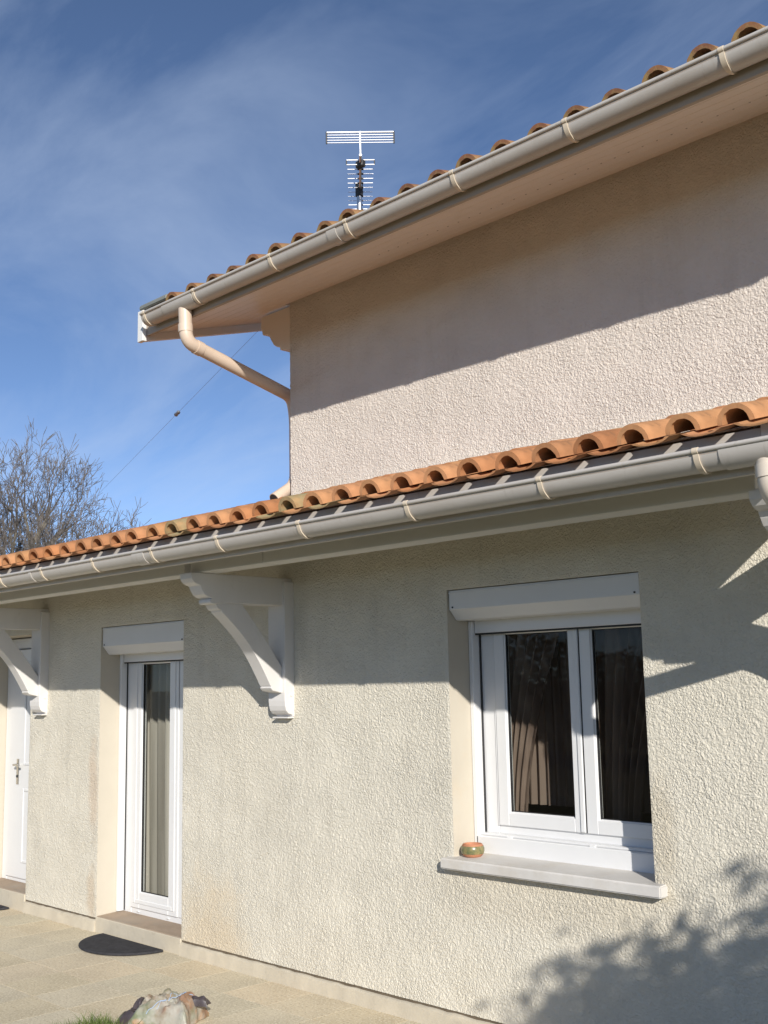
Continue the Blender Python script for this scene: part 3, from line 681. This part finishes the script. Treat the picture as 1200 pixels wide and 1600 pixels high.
# carved purlin end carrying the verge
MB().prism([(-5.494, 3.975), (-5.604, 3.995), (-5.608, 4.018), (-5.640, 4.026), (-5.672, 4.046), (-5.700, 4.085), (-5.722, 4.122), (-5.748, 4.136), (-5.790, 4.142), (-5.800, 4.180), (-5.812, 4.20), (-5.800, 4.272), (-5.494, 4.272)], 1, 0.002, 0.085).build('purlin_end', M['soffit'], uroof, 0.004)
pipe('upper_downpipe', house, [(-5.552, -0.785, 4.10), (-5.535, -0.785, 3.875), (-5.600, 0.10, 3.690), (-5.60, 0.125, 3.55), (-5.60, 0.125, 3.10), (-5.60, -0.055, 2.985)], 0.041, M['pipe'],
     [((-5.545, -0.785, 3.985), (-5.541, -0.785, 3.935)), ((-5.540, -0.715, 3.860), (-5.5433, -0.670, 3.851))])
MB().tube([(-5.60, -0.0565, 2.9840), (-5.60, -0.0545, 2.9853)], 0.036, 16).build('pipe_mouth', M['pvc_dark'], house)

# ------------------------------------------------------------------ antenna on the upper roof
AX, AY = -5.72, 0.86
ant = empty('television_antenna', (AX, AY, 4.62), 'metal rod television antenna on a mast above the upper roof', 'antenna')
MB().tube([(AX, AY, 4.60), (AX, AY, 5.40)], 0.019, 12).build('mast', M['metal'], ant, smooth=True)
MB().tube([(AX, AY, 4.60), (AX, AY, 4.615)], 0.06, 12).build('base_plate', M['metal'], ant)
vd = Vector((AX-CAM.x, AY-CAM.y, 0)).normalized(); sdv = Vector((vd.y, -vd.x, 0))
bt = Vector((AX, AY, 5.455)); 
P0 = bt - vd*0.42 + Vector((0.02, 0, 0.03)); P1 = bt + vd*0.80 + Vector((0.0, 0, -0.13))
MB().tube([P0, P1], 0.011, 8).build('boom', M['metal'], ant)
MB().box(AX-0.022, AX+0.022, AY-0.022, AY+0.022, 5.37, 5.475).build('clamp', M['black'], ant, 0.004)
nrod = 19
for k in range(nrod):
    t = (k+3)/(nrod+2); c = P0.lerp(P1, t); hl = 0.096-0.012*t
    r_ = MB().tube([c-sdv*hl, c+sdv*hl], 0.0028, 6).build('director_rod', M['alu'], ant)
    MB().tube([c-sdv*0.022, c+sdv*0.022], 0.008, 6).build('rod_holder', M['black'], r_)
# dipole box and folded dipole
c = P0.lerp(P1, 0.09); MB().box(-0.036, 0.036, -0.022, 0.022, -0.028, 0.024).build('dipole_box', M['black'], ant, 0.008).location = c
for dz in (0.03, -0.005): MB().tube([c-sdv*0.100+Vector((0, 0, dz)), c+sdv*0.100+Vector((0, 0, dz))], 0.0042, 6).build('dipole_rod', M['alu'], ant)
for s_ in (-1, 1): MB().tube([c+sdv*0.100*s_+Vector((0, 0, 0.03)), c+sdv*0.100*s_+Vector((0, 0, -0.005))], 0.0042, 6).build('dipole_end', M['black'], ant)
# reflector of stacked rods above the boom's near end
rc = P0 + Vector((0, 0, 0.13))
for k in range(5):
    h = 0.040-0.0195*k; MB().tube([rc-sdv*0.236+Vector((0, 0, h)), rc+sdv*0.236+Vector((0, 0, h))], 0.0032 if k else 0.0070, 6).build('reflector_rod', M['alu'], ant)
for s_ in (-0.238, 0.238, 0.0): MB().tube([rc+sdv*s_+Vector((0, 0, 0.046)), rc+sdv*s_+Vector((0, 0, -0.045 if s_ else -0.14))], 0.006, 6).build('reflector_bar', M['black' if s_ else 'metal'], ant)

# ------------------------------------------------------------------ overhead cable
def ray_at(px, py, dist):
    d = fw + r2*((px-600)/1750) + u2*((800-py)/1750); return CAM + d*dist
A_ = ray_at(404, 516, 6.9); B_ = ray_at(60, 868, 34.0); Cc = ray_at(276, 645, 11.0)
pts = []
for k in range(25):
    t = k/24; p = A_.lerp(B_, t**1.6); pts.append(p)
wire = empty('overhead_cable', A_, 'thin dark overhead cable with a clamp running from the upper eave towards the trees', 'cable')
MB().tube(pts, [0.0009+0.0012*(k/24) for k in range(25)], 5).build('cable', M['wire'], wire)
# clamp sits on the cable where it passes that sight line
tt = min(range(2400), key=lambda i: ((A_.lerp(B_, i/2400)-CAM).normalized()-(Cc-CAM).normalized()).length)/2400
q0 = A_.lerp(B_, tt); qd = (B_-A_).normalized()
MB().tube([q0-qd*0.09, q0-qd*0.06, q0, q0+qd*0.06, q0+qd*0.09], [0.006, 0.018, 0.013, 0.019, 0.006], 8).build('clamp', M['wire'], wire, smooth=True)

# ------------------------------------------------------------------ bare trees beyond the wing
def bare_tree(name, base, height, spread, seed, label, trunk_r, fork, levels=6, lean=(0, 0), n_first=6):
    rnd = random.Random(seed)
    t = empty(name, base, label, 'tree', 'bare trees beyond the low roof')
    B = Vector(base); tr = MB(); cr = MB()
    top = B+Vector((lean[0], lean[1], height*fork))
    pth = [B, B.lerp(top, .35)+Vector((rnd.uniform(-.08, .08), rnd.uniform(-.08, .08), 0)), B.lerp(top, .7)+Vector((rnd.uniform(-.1, .1), 0, 0)), top]
    tr.tube(pth, [trunk_r, trunk_r*.86, trunk_r*.76, trunk_r*.68], 10)
    def grow(p, d, ln, r_, lv):
        mid = p+d*ln*.5+Vector((rnd.uniform(-1, 1), rnd.uniform(-1, 1), rnd.uniform(-.3, .6)))*ln*.07
        d2 = (d+Vector((rnd.uniform(-1, 1), rnd.uniform(-1, 1), rnd.uniform(0, .9)))*.16).normalized(); e = mid+d2*ln*.5
        r1 = r_*.62
        (tr if lv <= 1 else cr).tube([p, mid, e], [r_, (r_+r1)/2, r1], 6 if lv < 2 else (4 if lv < 3 else 3), cap=False)
        if lv >= levels: return
        k = 2 if (lv >= levels-2 or rnd.random() < .45) else 3
        for i in range(k):
            a = rnd.uniform(0, 6.283); tilt = rnd.uniform(.30, .75)
            ax = d2.orthogonal().normalized(); ax.rotate(Matrix.Rotation(a, 3, d2))
            nd = (d2*math.cos(tilt)+ax*math.sin(tilt)+Vector((0, 0, .17))).normalized()
            grow(e, nd, ln*rnd.uniform(.62, .84), max(r1*rnd.uniform(.7, .95), .0075), lv+1)
        if lv >= 1:
            for i in range(1):
                a = rnd.uniform(0, 6.283); ax = d.orthogonal().normalized(); ax.rotate(Matrix.Rotation(a, 3, d))
                nd = (d*.6+ax*.8+Vector((0, 0, .15))).normalized()
                grow(p.lerp(mid, rnd.uniform(.4, 1.0)), nd, ln*rnd.uniform(.45, .65), max(r_*.4, .0075), min(lv+2, levels))
    for i in range(n_first):
        a = 6.283*i/n_first+rnd.uniform(-.4, .4); tilt = rnd.uniform(.16, .62)*spread
        d = Vector((math.cos(a)*math.sin(tilt), math.sin(a)*math.sin(tilt), math.cos(tilt)))
        start = top if i < 3 else B.lerp(top, rnd.uniform(.72, .98))
        grow(start, d, height*(1-fork)*rnd.uniform(.26, .36), trunk_r*rnd.uniform(.38, .55), 0)
    tr.build('trunk', M['bark'], t, smooth=True)
    cr.build('crown', M['twig'], t)
    return t
def ground_xy(px, dist):
    d = fw + r2*((px-600)/1750) + u2*((800-1000)/1750); d = Vector((d.x, d.y, 0)); d = d/(d.dot(Vector((fw.x, fw.y, 0)).normalized())); p = CAM+d*dist; return (p.x, p.y, -0.06)
bare_tree('bare_tree', ground_xy(33, 34), 9.2, 1.0, 11, 'tall bare tree with a forked grey trunk behind the low roof, leftmost', 0.21, 0.50, n_first=7)
bare_tree('bare_tree', ground_xy(82, 33), 7.0, 1.0, 5, 'lower wide spreading bare tree right of the tall bare one', 0.12, 0.40, n_first=8)
bare_tree('bare_tree', ground_xy(-30, 36), 8.6, 1.2, 23, 'bare tree at the left edge of the picture, cut off by it', 0.16, 0.42, n_first=7)

# ------------------------------------------------------------------ doormats
def doormat(x0, x1, yb, depth, label):
    cx = (x0+x1)/2; hw = (x1-x0)/2; pts = [(x1, yb), (x0, yb)]
    for k in range(1, 24):
        t = math.pi*k/24; pts.append((cx-hw*math.cos(t), yb-depth*math.sin(t)))
    o = MB().prism(pts, 2, 0.003, 0.019).build('doormat', M['rubber'], None, 0.004)
    return tag(o, label, 'doormat', 'half-round doormats on the patio')
doormat(-7.66, -6.86, -0.035, 0.36, 'black half-round rubber doormat before the narrow glazed door')
doormat(-9.95, -9.16, -0.035, 0.36, 'black half-round doormat cut by the left edge, before the front door')

# ------------------------------------------------------------------ pot on the sill
PC = (-4.085, 0.060, 0.8815)
pot = MB().lathe([(0.044, 0.0), (0.056, 0.012), (0.062, 0.030), (0.061, 0.048), (0.052, 0.064), (0.050, 0.066), (0.045, 0.066), (0.040, 0.050), (0.03, 0.047)], PC, 28).build('clay_pot', M['pot_clay'], None, smooth=True)
tag(pot, 'small round terracotta pot with a green band on the white window sill', 'pot')
MB().lathe([(0.0585, 0.016), (0.0632, 0.030), (0.0625, 0.046), (0.0575, 0.056), (0.05, 0.05), (0.05, 0.02)], PC, 28).build('glazed_band', M['pot_glaze'], pot, smooth=True)

# ------------------------------------------------------------------ crumpled bag on the paving edge
from mathutils import noise as mn
def bag_surf(c, hx, hy, h, rot, seed, u, v, side):
    """a stuffed sack: pulled-out corners, a bulging middle and creases"""
    k = 1-0.16*(1-u*u)*abs(v)**2; k2 = 1-0.16*(1-v*v)*abs(u)**2
    p = Vector((u*2.2+seed, v*2.2, side*1.3+seed))
    fill = max(0, (1-abs(u)**2.6))*max(0, (1-abs(v)**2.6))
    cre = 0.55*mn.noise(p)+0.30*(1-abs(mn.noise(p*2.1)))**2+0.16*(1-abs(mn.noise(p*4.6)))**2
    z = fill**0.45*h*(0.72+0.42*cre) if side > 0 else -0.0
    z += (1-fill)*h*0.10*(1+mn.noise(p*2.0))
    x = u*hx*k2*(1+0.10*mn.noise(p*1.3)); y = v*hy*k*(1+0.10*mn.noise(p*1.3+Vector((5, 0, 0))))
    ca, sa = math.cos(rot), math.sin(rot)
    return Vector((c[0]+x*ca-y*sa, c[1]+x*sa+y*ca, c[2]+max(z, 0.001)))
def sack(c, hx, hy, h, rot, seed, name, material, parent, n=44):
    mb = MB()
    for side in (1, -1):
        o_ = len(mb.v)
        for i in range(n+1):
            for j in range(n+1):
                p = bag_surf(c, hx, hy, h, rot, seed, -1+2*i/n, -1+2*j/n, 1)
                if side < 0: p.z = min(p.z*0.05, 0.003)+c[2]
                mb.v.append(tuple(p))
        for i in range(n):
            for j in range(n):
                q = (o_+i*(n+1)+j, o_+(i+1)*(n+1)+j, o_+(i+1)*(n+1)+j+1, o_+i*(n+1)+j+1); mb.f.append(q if side > 0 else q[::-1])
    w = n+1; m_ = w*w
    for k in range(n):
        for a_, b_ in ((k, k+1), (n*w+k, n*w+k+1), (k*w, (k+1)*w), (k*w+n, (k+1)*w+n)): mb.f.append((a_, b_, m_+b_, m_+a_))
    return mb.build(name, material, parent, smooth=True)
bag = empty('garden_bag', (-5.45, -0.93, 0.0), 'crumpled printed plastic bag in green and brown lying on the patio edge', 'bag')
BC = ((-5.445, -0.935, 0.003), 0.180, 0.140, 0.165, R(32), 3.1)
sack(*BC, 'bag_body', M['bag'], bag)
sack((-5.335, -0.815, 0.085), 0.065, 0.034, 0.055, R(38), 5.1, 'dark_fold', M['bag_dark'], bag, 16)
sack((-5.575, -1.020, 0.070), 0.028, 0.040, 0.060, R(20), 7.7, 'dark_fold', M['bag_dark'], bag, 16)
sack((-5.585, -1.055, 0.003), 0.080, 0.055, 0.070, R(25), 8.3, 'dark_fold', M['bag_dark'], bag, 16)
def cord(u0, v0, u1, v1, r_):
    MB().tube([bag_surf(*BC, u0+(u1-u0)*t/16+0.05*math.sin(t*.7), v0+(v1-v0)*t/16, 1)+Vector((0, 0, 0.002)) for t in range(17)], r_, 6).build('cord', M['string'], bag, smooth=True)
cord(0.72, 0.45, -0.35, -0.92, 0.0020); cord(0.35, 0.70, -0.05, -0.80, 0.0016)

# ------------------------------------------------------------------ lawn blades at the corner of the patio
mb = MB()
def blade(x, y, h, z0=-0.06):
    a = random.uniform(0, 6.283); w = 0.0035; lx, ly = random.gauss(0, .35)*h, random.gauss(0, .35)*h; dx, dy = math.cos(a)*w, math.sin(a)*w; b_ = len(mb.v)
    mb.v.extend([(x-dx, y-dy, z0), (x+dx, y+dy, z0), (x+lx*.4-dx*.7, y+ly*.4-dy*.7, z0+h*.6), (x+lx*.4+dx*.7, y+ly*.4+dy*.7, z0+h*.6), (x+lx, y+ly, z0+h)])
    mb.f.extend([(b_, b_+1, b_+3, b_+2), (b_+2, b_+3, b_+4)])
for _ in range(26000): blade(random.uniform(-5.70, -2.0), -1.17-abs(random.gauss(0, .55)), random.uniform(.07, .135))
for _ in range(1500): blade(-5.69+abs(random.gauss(0, .1)), random.uniform(-2.4, -1.18), random.uniform(.08, .15))
o = mb.build('lawn_grass', M['grass']); o['kind'] = 'stuff'; o['label'] = 'green lawn grass along the patio edge'; o['category'] = 'grass'

# ------------------------------------------------------------------ evergreen shrub in front of the house (right of the view) and garden hedge opposite
def leafy(name, label, centre, radii, n, leaf, seed, cat, stems=8, group=None):
    rnd = random.Random(seed); t = empty(name, (centre[0], centre[1], -0.06), label, cat, group)
    C_ = Vector(centre); lf = MB(); st = MB()
    st.tube([(centre[0], centre[1], -0.06), (centre[0], centre[1], centre[2])], [0.06, 0.04], 8)
    tips = []
    for i in range(stems*8):
        u_ = rnd.uniform(-1, 1); a = rnd.uniform(0, 6.283); s_ = math.sqrt(1-u_*u_); q = rnd.uniform(.55, 1.06)
        tip = C_+Vector((math.cos(a)*s_*radii[0], math.sin(a)*s_*radii[1], u_*radii[2]))*q; tips.append(tip)
        b_ = Vector((centre[0]+rnd.uniform(-.15, .15)*radii[0], centre[1], max(.1, centre[2]*rnd.uniform(.3, .9))))
        st.tube([b_, b_.lerp(tip, .5)+Vector((0, 0, rnd.uniform(-.05, .12))), tip], [.02, .011, .004], 5, cap=False)
    for i in range(n):
        tip = rnd.choice(tips); p = tip+Vector((rnd.gauss(0, .15), rnd.gauss(0, .13), rnd.gauss(0, .12)))
        if p.z < 0.05: continue
        d = Vector((rnd.gauss(0, 1), rnd.gauss(0, 1), rnd.gauss(.2, .8))).normalized(); w_ = d.orthogonal().normalized(); w_.rotate(Matrix.Rotation(rnd.uniform(0, 6.28), 3, d))
        L_ = leaf*rnd.uniform(.7, 1.3); k = len(lf.v)
        lf.v += [tuple(p), tuple(p+d*L_*.5+w_*L_*.24), tuple(p+d*L_), tuple(p+d*L_*.5-w_*L_*.24)]; lf.f.append((k, k+1, k+2, k+3))
    st.build('trunk', M['bark'], t, smooth=True); lf.build('crown', M['leaf'], t)
leafy('evergreen_shrub', 'leafy evergreen shrub on the lawn right of the view', (2.75, -3.0, 1.40), (2.45, 0.8, 1.62), 60000, 0.085, 3, 'shrub', stems=22)
def hedge():
    rnd = random.Random(77); t = empty('garden_hedge', (-12, -19, -0.06), 'long dark green garden hedge across the lawn, facing the house', 'hedge'); lf = MB(); st = MB()
    for x in np.arange(-31, 7, 0.8): st.tube([(x, -19, -0.06), (x+rnd.uniform(-.2, .2), -19, 1.6)], [.04, .015], 6)
    for i in range(46000):
        x = rnd.uniform(-32, 8); top = 2.6+.35*math.sin(x*.9)+.2*math.sin(x*2.3+1)
        a = rnd.uniform(0, math.pi); p = Vector((x, -19-1.1*math.cos(a)*rnd.uniform(.8, 1.05)+rnd.gauss(0, .1), top*rnd.uniform(.0, 1.0)**.7+rnd.gauss(0, .08)))
        d = Vector((rnd.gauss(0, 1), rnd.gauss(0, 1), rnd.gauss(.2, .8))).normalized(); w_ = d.orthogonal().normalized(); L_ = .17*rnd.uniform(.7, 1.3); k = len(lf.v)
        lf.v += [tuple(p), tuple(p+d*L_*.5+w_*L_*.26), tuple(p+d*L_), tuple(p+d*L_*.5-w_*L_*.26)]; lf.f.append((k, k+1, k+2, k+3))
    st.build('stems', M['bark'], t); lf.build('foliage', M['leaf'], t)
hedge()
print('slabs', nsl, 'objects', len(bpy.data.objects))
